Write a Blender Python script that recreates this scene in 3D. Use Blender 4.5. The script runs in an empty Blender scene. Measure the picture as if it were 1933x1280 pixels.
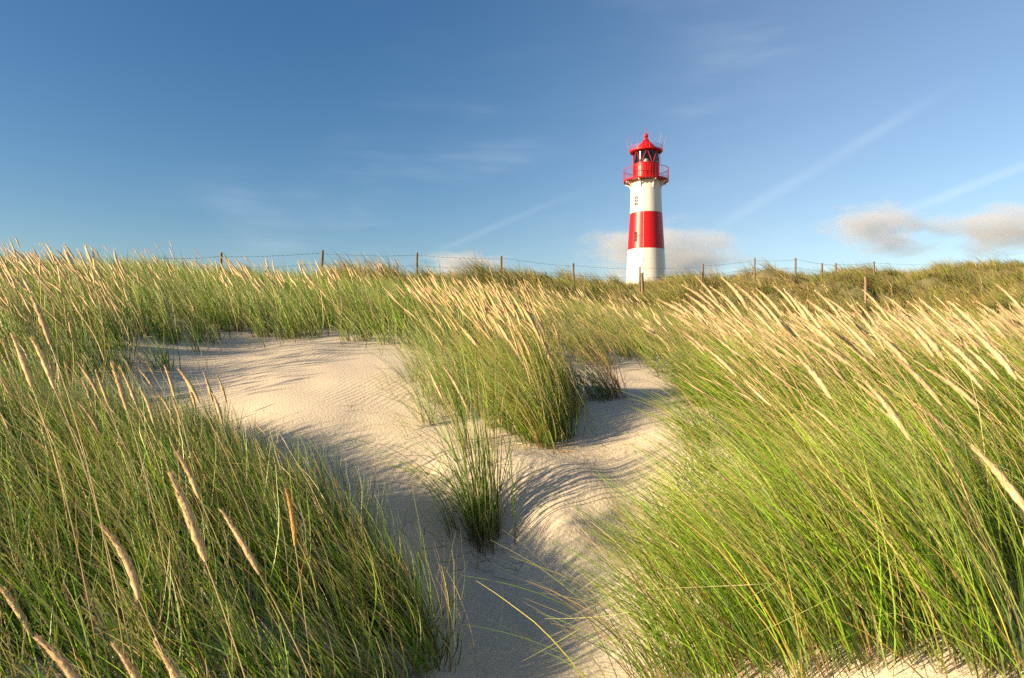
import bpy, bmesh, math
import numpy as np
from mathutils import Vector, Matrix

rng = np.random.default_rng(7)
R = math.radians
scene = bpy.context.scene
COL = scene.collection

# ------------------------------------------------------------------ units
# the eye is the origin; 24 mm lens; W(px, py, Y) is the point Y metres out
FOC, CX, HY = 1289.0, 966.0, 655.0
def W(px, py, Y):
    return ((px - CX) / FOC * Y, Y, (HY - py) / FOC * Y)
def PX(px, Y):
    return (px - CX) / FOC * Y

# ------------------------------------------------------------------ helpers
def tag(o, label=None, cat=None, group=None, kind=None):
    if label: o['label'] = label
    if cat: o['category'] = cat
    if group: o['group'] = group
    if kind: o['kind'] = kind
    return o

def empty(name, loc):
    o = bpy.data.objects.new(name, None)
    o.empty_display_size = 0.1
    o.location = loc
    COL.objects.link(o)
    return o

def link(name, me, mat=None, parent=None, smooth=False):
    if mat: me.materials.append(mat)
    if smooth:
        me.polygons.foreach_set('use_smooth', np.ones(len(me.polygons), bool))
    o = bpy.data.objects.new(name, me)
    COL.objects.link(o)
    if parent:
        o.parent = parent
        o.matrix_parent_inverse = Matrix.Translation(-Vector(parent.location))
    return o

def mesh_np(name, verts, faces_list, colors=None, extra=None):
    """faces_list: list of (n,k) int arrays"""
    me = bpy.data.meshes.new(name)
    verts = np.asarray(verts, np.float32)
    me.vertices.add(len(verts))
    me.vertices.foreach_set('co', verts.ravel())
    nl = sum(f.size for f in faces_list)
    me.loops.add(nl)
    me.loops.foreach_set('vertex_index', np.concatenate([f.ravel() for f in faces_list]).astype(np.int32))
    sizes = np.concatenate([np.full(len(f), f.shape[1], np.int32) for f in faces_list])
    starts = np.concatenate([[0], np.cumsum(sizes)[:-1]]).astype(np.int32)
    me.polygons.add(len(sizes))
    me.polygons.foreach_set('loop_start', starts)
    if colors is not None:
        c = np.ones((len(verts), 4), np.float32); c[:, :3] = colors
        a = me.color_attributes.new('Col', 'FLOAT_COLOR', 'POINT')
        a.data.foreach_set('color', c.ravel())
    if extra:
        for k, v in extra.items():
            a = me.attributes.new(k, 'FLOAT', 'POINT')
            a.data.foreach_set('value', np.asarray(v, np.float32))
    me.update(calc_edges=True)
    return me

class MB:
    """collects primitive shapes into one bmesh"""
    def __init__(self): self.bm = bmesh.new()
    def lathe(self, prof, n=48, c=(0, 0), a0=0.0, a1=2 * math.pi):
        full = abs(a1 - a0 - 2 * math.pi) < 1e-6
        m = n if full else n + 1
        rows = []
        for (r, z) in prof:
            rows.append([self.bm.verts.new((c[0] + r * math.cos(a0 + (a1 - a0) * i / n), c[1] + r * math.sin(a0 + (a1 - a0) * i / n), z)) for i in range(m)])
        for a, b in zip(rows[:-1], rows[1:]):
            for i in range(n):
                j = (i + 1) % m
                self.bm.faces.new((a[i], a[j], b[j], b[i]))
        return self
    def tube(self, pts, r, n=6, cap=True):
        pts = [Vector(p) for p in pts]
        rs = r if isinstance(r, (list, tuple)) else [r] * len(pts)
        rows = []
        for i, p in enumerate(pts):
            d = (pts[min(i + 1, len(pts) - 1)] - pts[max(i - 1, 0)]).normalized()
            a = d.orthogonal().normalized() if i == 0 else (a - d * a.dot(d)).normalized()
            b = d.cross(a)
            rows.append([self.bm.verts.new(p + (a * math.cos(2 * math.pi * k / n) + b * math.sin(2 * math.pi * k / n)) * rs[i]) for k in range(n)])
        for u, v in zip(rows[:-1], rows[1:]):
            for k in range(n):
                self.bm.faces.new((u[k], u[(k + 1) % n], v[(k + 1) % n], v[k]))
        if cap:
            self.bm.faces.new(rows[0][::-1]); self.bm.faces.new(rows[-1])
        return self
    def box(self, c, ax, ay, az):
        c, ax, ay, az = map(Vector, (c, ax, ay, az))
        v = [self.bm.verts.new(c + ax * i + ay * j + az * k) for i in (-1, 1) for j in (-1, 1) for k in (-1, 1)]
        for f in ((0, 1, 3, 2), (4, 6, 7, 5), (0, 4, 5, 1), (2, 3, 7, 6), (0, 2, 6, 4), (1, 5, 7, 3)):
            self.bm.faces.new([v[i] for i in f])
        return self
    def poly(self, pts, off):
        """a flat outline given thickness by the vector off"""
        a = [self.bm.verts.new(p) for p in pts]
        b = [self.bm.verts.new(Vector(p) + Vector(off)) for p in pts]
        self.bm.faces.new(a[::-1]); self.bm.faces.new(b)
        n = len(a)
        for i in range(n):
            self.bm.faces.new((a[i], a[(i + 1) % n], b[(i + 1) % n], b[i]))
        return self
    def build(self, name, mat, parent=None, smooth=True, angle=35):
        bmesh.ops.recalc_face_normals(self.bm, faces=self.bm.faces)
        if smooth:
            for f in self.bm.faces: f.smooth = True
            for e in self.bm.edges:
                if len(e.link_faces) == 2 and e.calc_face_angle() > R(angle): e.smooth = False
        me = bpy.data.meshes.new(name); self.bm.to_mesh(me); self.bm.free()
        return link(name, me, mat, parent)

# ------------------------------------------------------------------ noise
def vnoise(x, y, seed=0):
    xi, yi = np.floor(x).astype(np.int64), np.floor(y).astype(np.int64)
    xf, yf = x - xi, y - yi
    u, v = xf * xf * xf * (xf * (xf * 6 - 15) + 10), yf * yf * yf * (yf * (yf * 6 - 15) + 10)
    def h(a, b):
        n = (a * 374761393 + b * 668265263 + seed * 974634541) & 0xFFFFFFFF
        n = ((n ^ (n >> 13)) * 1274126177) & 0xFFFFFFFF
        n = n ^ (n >> 16)
        return (n & 0xFFFF) / 32767.5 - 1.0
    return (h(xi, yi) * (1 - u) + h(xi + 1, yi) * u) * (1 - v) + (h(xi, yi + 1) * (1 - u) + h(xi + 1, yi + 1) * u) * v
def fbm(x, y, seed=0, oct=4):
    s, a = 0, 1.0
    for i in range(oct):
        s = s + a * vnoise(x * 2 ** i, y * 2 ** i, seed + i); a *= .5
    return s
def sstep(a, b, x):
    t = np.clip((x - a) / (b - a), 0, 1); return t * t * (3 - 2 * t)

# ------------------------------------------------------------------ materials
def new_mat(name):
    m = bpy.data.materials.new(name); m.use_nodes = True
    nt = m.node_tree; nt.nodes.clear()
    out = nt.nodes.new('ShaderNodeOutputMaterial')
    return m, nt, out
def N(nt, t, **kw):
    n = nt.nodes.new(t)
    for k, v in kw.items():
        if k in n.inputs.keys() if not hasattr(n, k) else False: n.inputs[k].default_value = v
        else: setattr(n, k, v)
    return n
def principled(name, col, rough=.5, spec=.5, metal=0.0, noise=None, bump=None, coat=0):
    m, nt, out = new_mat(name)
    p = nt.nodes.new('ShaderNodeBsdfPrincipled')
    p.inputs['Base Color'].default_value = (*col, 1); p.inputs['Roughness'].default_value = rough
    p.inputs['Specular IOR Level'].default_value = spec; p.inputs['Metallic'].default_value = metal
    p.inputs['Coat Weight'].default_value = coat
    nt.links.new(p.outputs[0], out.inputs[0])
    tc = nt.nodes.new('ShaderNodeTexCoord')
    if noise:   # (scale, second colour, lo, hi, z stretch)
        mp = nt.nodes.new('ShaderNodeMapping'); mp.inputs['Scale'].default_value = (1, 1, noise[4])
        nt.links.new(tc.outputs['Object'], mp.inputs[0])
        n = nt.nodes.new('ShaderNodeTexNoise'); n.inputs['Scale'].default_value = noise[0]; n.inputs['Detail'].default_value = 6
        nt.links.new(mp.outputs[0], n.inputs['Vector'])
        r = nt.nodes.new('ShaderNodeMapRange'); r.inputs[1].default_value = noise[2]; r.inputs[2].default_value = noise[3]
        nt.links.new(n.outputs['Fac'], r.inputs[0])
        mx = nt.nodes.new('ShaderNodeMix'); mx.data_type = 'RGBA'
        mx.inputs['A'].default_value = (*col, 1); mx.inputs['B'].default_value = (*noise[1], 1)
        nt.links.new(r.outputs[0], mx.inputs['Factor']); nt.links.new(mx.outputs['Result'], p.inputs['Base Color'])
    if bump:    # (scale, strength, distance)
        n = nt.nodes.new('ShaderNodeTexNoise'); n.inputs['Scale'].default_value = bump[0]; n.inputs['Detail'].default_value = 4
        nt.links.new(tc.outputs['Object'], n.inputs['Vector'])
        b = nt.nodes.new('ShaderNodeBump'); b.inputs['Strength'].default_value = bump[1]; b.inputs['Distance'].default_value = bump[2]
        nt.links.new(n.outputs['Fac'], b.inputs['Height']); nt.links.new(b.outputs[0], p.inputs['Normal'])
    return m

def leaf_mat(name, transl=.27, rough=.42, gloss=.34):
    m, nt, out = new_mat(name)
    at = nt.nodes.new('ShaderNodeAttribute'); at.attribute_name = 'Col'
    p = nt.nodes.new('ShaderNodeBsdfPrincipled')
    p.inputs['Roughness'].default_value = rough; p.inputs['Specular IOR Level'].default_value = gloss
    t = nt.nodes.new('ShaderNodeBsdfTranslucent')
    mx = nt.nodes.new('ShaderNodeMixShader'); mx.inputs[0].default_value = transl
    nt.links.new(at.outputs['Color'], p.inputs['Base Color']); nt.links.new(at.outputs['Color'], t.inputs['Color'])
    nt.links.new(p.outputs[0], mx.inputs[1]); nt.links.new(t.outputs[0], mx.inputs[2]); nt.links.new(mx.outputs[0], out.inputs[0])
    return m

M_leaf = leaf_mat('marram_leaf')
M_seed = leaf_mat('seed_head', .15, .8, .1)
M_white = principled('white_paint', (.56, .54, .49), .38, .4, noise=(3.0, (.47, .43, .36), .55, .85, .25), bump=(9, .12, .02))
M_red = principled('red_paint', (.40, .006, .008), .38, .3, noise=(2.5, (.31, .008, .008), .5, .8, .3), bump=(7, .14, .02))
M_redrail = principled('red_rail_paint', (.38, .014, .014), .4)
M_cream = principled('cream_paint', (.68, .63, .50), .45)
M_dark = principled('dark_interior', (.012, .013, .015), .6)
M_pane = principled('window_glass', (.012, .016, .018), .15, .4)
M_frame = principled('window_frame_paint', (.66, .63, .55), .5)
M_steel = principled('galvanised_steel', (.25, .25, .26), .5, .5, .6)
M_wire = principled('weathered_wire', (.09, .08, .075), .6, .4, .5)
M_wood = principled('weathered_wood', (.17, .125, .075), .85, .2, noise=(14, (.075, .06, .04), .4, .65, .12), bump=(40, .5, .01))
M_paleWood = principled('pale_wood', (.33, .22, .15), .85, .2, noise=(14, (.2, .13, .09), .4, .65, .12), bump=(40, .5, .01))
M_lens = principled('lens_glass', (.32, .38, .40), .12, .8)

# clear lantern glass
M_glass, nt, out = new_mat('lantern_glass')
g = nt.nodes.new('ShaderNodeBsdfGlossy'); g.inputs['Roughness'].default_value = .06; g.inputs['Color'].default_value = (.9, .9, .9, 1)
tr = nt.nodes.new('ShaderNodeBsdfTransparent'); tr.inputs['Color'].default_value = (.86, .9, .9, 1)
fr = nt.nodes.new('ShaderNodeFresnel'); fr.inputs[0].default_value = 1.5
mx = nt.nodes.new('ShaderNodeMixShader')
nt.links.new(fr.outputs[0], mx.inputs[0]); nt.links.new(tr.outputs[0], mx.inputs[1]); nt.links.new(g.outputs[0], mx.inputs[2]); nt.links.new(mx.outputs[0], out.inputs[0])

# sand: warm quartz grains, finely rippled by the wind; thatch where dunes are overgrown
M_sand, nt, out = new_mat('dune_sand')
p = nt.nodes.new('ShaderNodeBsdfPrincipled'); p.inputs['Roughness'].default_value = .9; p.inputs['Specular IOR Level'].default_value = .15
nt.links.new(p.outputs[0], out.inputs[0])
tc = nt.nodes.new('ShaderNodeTexCoord')
n1 = nt.nodes.new('ShaderNodeTexNoise'); n1.inputs['Scale'].default_value = 1.1; n1.inputs['Detail'].default_value = 5
n2 = nt.nodes.new('ShaderNodeTexNoise'); n2.inputs['Scale'].default_value = 260; n2.inputs['Detail'].default_value = 3
n3 = nt.nodes.new('ShaderNodeTexNoise'); n3.inputs['Scale'].default_value = 60; n3.inputs['Detail'].default_value = 3
for n in (n1, n2, n3): nt.links.new(tc.outputs['Object'], n.inputs['Vector'])
r1 = nt.nodes.new('ShaderNodeMapRange'); r1.inputs[1].default_value = .3; r1.inputs[2].default_value = .7
nt.links.new(n1.outputs['Fac'], r1.inputs[0])
c1 = nt.nodes.new('ShaderNodeMix'); c1.data_type = 'RGBA'
c1.inputs['A'].default_value = (.50, .43, .325, 1); c1.inputs['B'].default_value = (.56, .485, .37, 1)
nt.links.new(r1.outputs[0], c1.inputs['Factor'])
r2 = nt.nodes.new('ShaderNodeMapRange'); r2.inputs[1].default_value = .30; r2.inputs[2].default_value = .48
nt.links.new(n2.outputs['Fac'], r2.inputs[0])
c2 = nt.nodes.new('ShaderNodeMix'); c2.data_type = 'RGBA'; c2.inputs['A'].default_value = (.34, .285, .22, 1)
nt.links.new(r2.outputs[0], c2.inputs['Factor']); nt.links.new(c1.outputs['Result'], c2.inputs['B'])
va = nt.nodes.new('ShaderNodeAttribute'); va.attribute_name = 'thatch'
c3 = nt.nodes.new('ShaderNodeMix'); c3.data_type = 'RGBA'; c3.inputs['B'].default_value = (.078, .075, .026, 1)
nt.links.new(va.outputs['Fac'], c3.inputs['Factor']); nt.links.new(c2.outputs['Result'], c3.inputs['A'])
nt.links.new(c3.outputs['Result'], p.inputs['Base Color'])
# ripples
mp = nt.nodes.new('ShaderNodeMapping'); mp.inputs['Rotation'].default_value = (0, 0, R(18)); mp.inputs['Scale'].default_value = (1, 1, 1)
nt.links.new(tc.outputs['Object'], mp.inputs[0])
wv = nt.nodes.new('ShaderNodeTexWave'); wv.inputs['Scale'].default_value = 5.0; wv.inputs['Distortion'].default_value = 5; wv.inputs['Detail'].default_value = 2; wv.inputs['Detail Scale'].default_value = .6
nt.links.new(mp.outputs[0], wv.inputs['Vector'])
nm = nt.nodes.new('ShaderNodeTexNoise'); nm.inputs['Scale'].default_value = .9
nt.links.new(tc.outputs['Object'], nm.inputs['Vector'])
rm = nt.nodes.new('ShaderNodeMapRange'); rm.inputs[1].default_value = .42; rm.inputs[2].default_value = .68; rm.inputs[4].default_value = .0035
nt.links.new(nm.outputs['Fac'], rm.inputs[0])
ml = nt.nodes.new('ShaderNodeMath'); ml.operation = 'MULTIPLY'
nt.links.new(wv.outputs['Fac'], ml.inputs[0]); nt.links.new(rm.outputs[0], ml.inputs[1])
m3 = nt.nodes.new('ShaderNodeMath'); m3.operation = 'MULTIPLY_ADD'; m3.inputs[1].default_value = .006
nt.links.new(n3.outputs['Fac'], m3.inputs[0]); nt.links.new(ml.outputs[0], m3.inputs[2])
m4 = nt.nodes.new('ShaderNodeMath'); m4.operation = 'MULTIPLY_ADD'; m4.inputs[1].default_value = .0012
nt.links.new(n2.outputs['Fac'], m4.inputs[0]); nt.links.new(m3.outputs[0], m4.inputs[2])
bp = nt.nodes.new('ShaderNodeBump'); bp.inputs['Distance'].default_value = 1.0; bp.inputs['Strength'].default_value = .9
nt.links.new(m4.outputs[0], bp.inputs['Height']); nt.links.new(bp.outputs[0], p.inputs['Normal'])

# ------------------------------------------------------------------ terrain
CP = [  # surveyed spots of the dune surface (picture column, picture row, metres out)
 (966,1285,2.5),(850,1285,2.45),(700,1290,2.35),(920,1035,3.8),(860,1010,3.8),(985,1020,3.75),(1000,1100,3.4),(1200,1100,3.15),(1100,1200,2.8),(1300,1200,2.55),(1400,1210,2.3),(1290,1005,3.6),(1200,1030,3.65),
 (1450,1240,2.1),(1650,1235,1.85),(1900,1265,1.7),(1933,1100,2.0),(1700,1050,2.6),(1500,1000,3.0),
 (1300,860,4.2),(1500,850,4.0),(1700,850,3.8),(1933,850,3.5),(1260,745,6.2),(1200,735,6.8),(1150,725,7.6),(1200,830,4.65),(1130,810,4.9),(1050,838,4.6),
 (1090,893,4.15),(1040,880,4.2),(1120,962,3.85),(1060,988,3.65),(990,882,4.15),(900,900,4.1),(780,905,4.15),(760,960,3.75),
 (690,910,4.1),(600,900,4.3),(560,800,5.0),(650,720,6.2),(600,663,7.6),(520,660,7.8),(450,657,8.0),(380,690,7.0),(760,676,7.3),(700,668,7.6),(500,700,6.7),
 (720,790,5.2),(820,800,5.1),(900,770,5.4),(1000,760,5.5),(950,830,4.65),(1090,760,5.5),
 (640,1100,3.0),(500,960,3.9),(480,860,4.6),(300,800,5.2),(250,770,5.6),
 (500,1270,2.2),(300,1255,2.25),(0,1270,2.1),(0,1075,2.8),(250,1040,3.0),(200,960,3.5),(-300,1000,2.9),
 (0,760,5.0),(-200,720,5.5),(200,660,7.0),(0,600,8.5),(100,566,10.5),(300,572,11),(0,537,12.5),(-250,530,12.5),(600,590,11.5),(450,592,10.5),
 (120,528,14),(300,538,14.5),(450,552,14.5),(600,558,14.5),(800,590,13.5),(700,575,14),(900,600,13),(1000,605,12),(900,640,9),(1000,650,9),(1150,650,10.5),(1150,622,14),(1060,640,10.5),
 (850,556,20),(850,540,25),(960,552,23),(1080,566,23.5),(1200,580,22),(1140,578,25),(960,545,27),(1080,557,28.5),(1208,558,29),(1220,552,36),(1330,560,30),
 (1425,533,31),(1502,528,32),(1570,541,34),(1650,535,37),(1800,525,42),(1933,518,42),(2150,505,42),
 (1600,575,25),(1800,575,25),(1933,585,22),(1300,590,21),(1450,585,22),(1700,645,15),(1933,648,14),(1933,676,10),(1700,672,10),(1500,668,9.5),(1330,662,10),(1250,655,11),(1933,742,6.5),(1500,742,6),(1350,738,6),
 (1220,551,57),(1260,551,60),(1100,556,57),(1400,548,60),
]
P3 = [W(*c) for c in CP] + [
 (-4,0,-.9),(-4,2,-.85),(0,0,-1.22),(0,1.2,-1.2),(0,-2.2,-1.2),(3,0,-.72),(2.2,1.0,-.72),(4.5,2.2,-.5),(-1.6,1.2,-1.08),(-1.6,0,-1.1),(1.5,.4,-.95),
 (0,-10,-1.2),(-15,0,-.4),(-8,4,-.3),(15,0,-.3),(8,3,-.4),(-20,10,1.0),(-14,8,.4),(20,10,.4),(12,6,-.1),(-40,-20,-1),(30,-20,-1),(-60,20,1.2),(60,20,1.2),
 (-8.9,21,1.66),(-6.2,22.3,1.9),(-3.3,23.6,1.97),(-.4,25,2.0),(-14,20,1.5),(-25,22,1.4),(-10,28,1.5),(-25,40,1.5),(0,35,2.4),(-5,45,2.6),(10,80,2.5),(40,80,3),(-60,80,1),(0,160,0),(100,160,0),(-150,100,0),(0,400,-3),(300,300,-3),(-300,300,-3),(0,-100,-2),(200,-50,-2),(-200,-60,-2),
]
P3 = np.array(P3)
def warp(x, y):
    yy = y + 3.0
    r = np.maximum(np.hypot(x, yy), .25)
    return np.stack([np.arctan2(x, yy) * 2.0, np.log(r) * 2.0], -1)
CPW = warp(P3[:, 0], P3[:, 1])
def kern(a, b):
    d = np.sqrt(((a[:, None, :] - b[None, :, :]) ** 2).sum(-1) + 1e-9)
    return d * d * np.log(d + 1e-6)
def fit():
    n = len(CPW)
    A = np.zeros((n + 3, n + 3)); A[:n, :n] = kern(CPW, CPW) + np.eye(n) * 2e-4
    Pm = np.c_[np.ones(n), CPW]; A[:n, n:] = Pm; A[n:, :n] = Pm.T
    b = np.zeros(n + 3); b[:n] = P3[:, 2] / np.maximum(np.hypot(P3[:, 0], P3[:, 1] + 3), 1)
    return np.linalg.solve(A, b)
RBF = fit()
CRACK = np.array([W(940,1110,3.35)[:2], W(965,1150,3.15)[:2], W(985,1185,2.98)[:2], W(1003,1200,2.92)[:2], W(1012,1225,2.84)[:2], W(1030,1240,2.78)[:2]])
def seg_dist(x, y, pts):
    best = np.full(x.shape, 1e9)
    for (ax, ay), (bx, by) in zip(pts[:-1], pts[1:]):
        dx, dy = bx - ax, by - ay
        t = np.clip(((x - ax) * dx + (y - ay) * dy) / (dx * dx + dy * dy), 0, 1)
        best = np.minimum(best, np.hypot(x - ax - t * dx, y - ay - t * dy))
    return best
LIP = np.array([[-.38, 4.28], [-.05, 4.22], [.22, 4.2], [.42, 4.12], [.52, 3.98], [.56, 3.85]])
def height(x, y):
    x = np.asarray(x, float); y = np.asarray(y, float)
    out = np.empty(x.shape)
    xf, yf, of = x.ravel(), y.ravel(), out.ravel()
    for i in range(0, len(xf), 40000):
        a, b = xf[i:i + 40000], yf[i:i + 40000]
        w = warp(a, b)
        k = kern(w, CPW)
        z = (k @ RBF[:-3] + RBF[-3] + w @ RBF[-2:]) * np.maximum(np.hypot(a, b + 3), 1)
        # overgrown far dunes are hummocky
        far = sstep(15, 24, b)
        z = z + far * (1.0 * np.abs(vnoise(a * .34, b * .42, 11)) + .45 * np.abs(vnoise(a * .85, b * .95, 12)) - .62) * sstep(140, 60, b) * (1 - .75 * np.exp(-((a - 11) ** 2 + (b - 57) ** 2) / 90))
        mid = sstep(9, 12, b) * (1 - far)
        z = z + mid * fbm(a * .7, b * .7, 21, 3) * .10
        near = 1 - sstep(9, 12, b)
        z = z + near * fbm(a * 1.3, b * 1.3, 5, 3) * .016
        # little slip face below the sand lip
        d = seg_dist(a, b, LIP)
        z = z + .03 * np.exp(-(d / .13) ** 2) * (b > 2)
        z = z + .018 * np.exp(-((a + .14) ** 2 + (b - 3.82) ** 2) / .07)
        d = seg_dist(a, b, CRACK)
        z = z - .012 * np.exp(-(d / .022) ** 2) * (b > 2)
        of[i:i + 40000] = z
    return of.reshape(x.shape)

def build_sand():
    ang = np.concatenate([np.arange(-46, 46, .2), np.arange(46, 314, 3.0)])
    ang = np.radians(ang)
    rr = [1.0]
    while rr[-1] < 60: rr.append(rr[-1] * 1.0065)
    while rr[-1] < 4000: rr.append(rr[-1] * 1.07)
    rr = np.concatenate([[.02, .3, .6, .8], rr])
    A, RR = np.meshgrid(ang, rr)
    X, Y = RR * np.sin(A), RR * np.cos(A) - 3.0
    Rd = np.minimum(RR, 380)
    Z = height(Rd * np.sin(A), Rd * np.cos(A) - 3.0)
    na, nr = len(ang), len(rr)
    idx = np.arange(na * nr).reshape(nr, na)
    q = np.stack([idx[:-1], np.roll(idx, -1, 1)[:-1], np.roll(idx, -1, 1)[1:], idx[1:]], -1).reshape(-1, 4)[:, ::-1]
    veg = sstep(11.5, 15, Y) * .9
    veg = np.maximum(veg, sstep(9, 12, Y) * sstep(-.5, -3, X) * .8)
    me = mesh_np('sand', np.stack([X, Y, Z], -1).reshape(-1, 3), [q], extra={'thatch': veg.ravel()})
    tag(link('dune_sand', me, M_sand, smooth=True), 'pale rippled dune sand between the marram grass', None, None, 'structure')
build_sand()

# ------------------------------------------------------------------ grass
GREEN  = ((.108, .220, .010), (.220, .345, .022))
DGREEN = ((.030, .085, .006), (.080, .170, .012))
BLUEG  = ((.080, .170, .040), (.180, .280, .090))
YELLOW = ((.22, .215, .025), (.38, .32, .07))
STRAW  = ((.34, .25, .12), (.52, .40, .21))
OCHRE  = ((.30, .17, .05), (.42, .26, .08))
PALE   = ((.50, .39, .23), (.64, .52, .33))
OLIVE  = ((.12, .115, .028), (.22, .19, .055))
BROWN  = ((.17, .115, .045), (.26, .18, .07))
FOOT = np.array((.16, .10, .055)); FOOTRED = np.array((.14, .045, .045))

def pick(n, mix):
    w = np.array([m[0] for m in mix], float); w /= w.sum()
    k = rng.choice(len(mix), n, p=w)
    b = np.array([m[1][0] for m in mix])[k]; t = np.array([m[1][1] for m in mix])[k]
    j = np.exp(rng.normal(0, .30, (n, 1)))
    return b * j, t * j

def unit(v): return v / np.maximum(np.linalg.norm(v, axis=-1, keepdims=True), 1e-9)

def curves(root, d0, L, bend, nseg, power=1.0, curl=.0, kink=0.0):
    """bend: vector added to the direction, growing along the blade; returns (n, nseg+1, 3) points and directions"""
    n = len(root)
    t = (np.arange(nseg) + .5) / nseg
    d = d0[:, None, :] + bend[:, None, :] * (t[None, :, None] ** power)
    if curl: d = d + rng.normal(0, curl, (n, nseg, 3)) * t[None, :, None]
    kk = rng.random(n) < kink
    if kk.any():
        at = rng.integers(nseg // 2, nseg, n)
        on = (np.arange(nseg)[None, :] >= at[:, None]) & kk[:, None]
        d = np.where(on[..., None], d * .35 + rng.normal(0, .45, (n, 1, 3)) + np.array([-.3, 0, -.55]), d)
    d = unit(d)
    p = np.concatenate([root[:, None, :], root[:, None, :] + np.cumsum(d * (L[:, None, None] / nseg), 1)], 1)
    dd = np.concatenate([d[:, :1], d], 1)
    return p, dd

def ribbons(p, dd, width, cb, ct, foot=None, tip=.12, taper=.8):
    """turn curves into tapered leaf ribbons"""
    n, m, _ = p.shape
    t = np.linspace(0, 1, m)
    rv = unit(rng.normal(0, 1, (n, 3)))
    side = unit(np.cross(dd, rv[:, None, :]))
    w = width[:, None] * ((1 - t) ** taper * (1 - tip) + tip) * np.minimum(1, .55 + t * 3)
    a = p + side * w[..., None] * .5; b = p - side * w[..., None] * .5
    v = np.stack([a, b], 2).reshape(-1, 3)
    base = (np.arange(n) * m * 2)[:, None] + (np.arange(m - 1) * 2)[None, :]
    f = np.stack([base, base + 1, base + 3, base + 2], -1).reshape(-1, 4)
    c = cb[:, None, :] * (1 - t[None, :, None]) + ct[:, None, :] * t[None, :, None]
    if foot is not None:
        k = np.clip(1 - t / .16, 0, 1)[None, :, None] * .85
        c = c * (1 - k) + foot[:, None, :] * k
    c = np.repeat(c[:, :, None, :], 2, 2).reshape(-1, 3)
    return v, f, c

class Batch:
    def __init__(self): self.v, self.f, self.c, self.n = [], [], [], 0
    def add(self, v, f, c):
        self.v.append(v); self.f.append(f + self.n); self.c.append(c); self.n += len(v)
    def mesh(self, name):
        by = {}
        for f in self.f: by.setdefault(f.shape[1], []).append(f)
        return mesh_np(name, np.concatenate(self.v), [np.concatenate(x) for x in by.values()], np.concatenate(self.c))

def in_poly(x, y, poly):
    ins = np.zeros(x.shape, bool)
    n = len(poly)
    for i in range(n):
        (x1, y1), (x2, y2) = poly[i], poly[(i + 1) % n]
        c = ((y1 > y) != (y2 > y)) & (x < (x2 - x1) * (y - y1) / (y2 - y1 + 1e-12) + x1)
        ins ^= c
    return ins
def edge_dist(x, y, poly):
    return seg_dist(x, y, np.array(list(poly) + [poly[0]]))

def scatter(poly, n, dens=None):
    """n points in the polygon, accepted with probability dens(x, y, distance to edge)"""
    poly = np.array(poly); lo, hi = poly.min(0), poly.max(0)
    xs, ys = [], []; got = 0
    while got < n:
        x = rng.uniform(lo[0], hi[0], n * 2); y = rng.uniform(lo[1], hi[1], n * 2)
        k = in_poly(x, y, poly)
        x, y = x[k], y[k]
        if dens is not None:
            k = rng.random(len(x)) < dens(x, y, edge_dist(x, y, poly)); x, y = x[k], y[k]
        xs.append(x); ys.append(y); got += len(x)
    return np.concatenate(xs)[:n], np.concatenate(ys)[:n]

def gust(x, y):
    return fbm(x * .8, y * .8, 31, 2), fbm(x * .8 + 40, y * .8, 32, 2)

def tufts(batch, cx, cy, per, spread, hlo, hhi, width, lean, mix, nseg=6, fan=.22, bend=.5, droop=.1, hscale=None, foot=.7, jitter=.16, away=.12, drytip=.3):
    """leaf blades growing from tuft centres; lean = slope at the root, bend = extra lean to the tip (wind from the right)"""
    n = len(cx) * per
    tx = np.repeat(cx, per); ty = np.repeat(cy, per)
    a = rng.uniform(0, 2 * np.pi, n); r = np.abs(rng.normal(0, 1, n))
    x = tx + np.cos(a) * r * spread; y = ty + np.sin(a) * r * spread
    z = height(x, y) - .015
    L = rng.uniform(hlo, hhi, n) * (1 - .12 * np.minimum(r, 2))
    short = rng.random(n) < .22; L[short] *= rng.uniform(.35, .75, short.sum())
    if hscale is not None: L = L * np.repeat(hscale, per)
    g1, g2 = gust(x, y)
    d0 = np.stack([np.cos(a) * r * fan - lean, np.sin(a) * r * fan + away * .3, np.ones(n)], -1) + rng.normal(0, jitter, (n, 3)) * (1, 1, .3)
    b = bend * np.exp(rng.normal(0, .35, n)) * (1 + .3 * g1)
    B = np.stack([-b + rng.normal(0, .12, n), away + rng.normal(0, .22, n) + .15 * g2, -droop * b - np.abs(rng.normal(0, droop, n))], -1)
    p, dd = curves(np.stack([x, y, z], -1), unit(d0), L, B, nseg, 1.25, .05, .07)
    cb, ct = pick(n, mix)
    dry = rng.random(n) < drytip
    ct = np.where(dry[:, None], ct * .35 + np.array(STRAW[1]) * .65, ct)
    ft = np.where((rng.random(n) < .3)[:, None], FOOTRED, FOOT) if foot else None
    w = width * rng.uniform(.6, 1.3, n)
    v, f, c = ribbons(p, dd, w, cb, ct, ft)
    batch.add(v, f, c)

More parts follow.
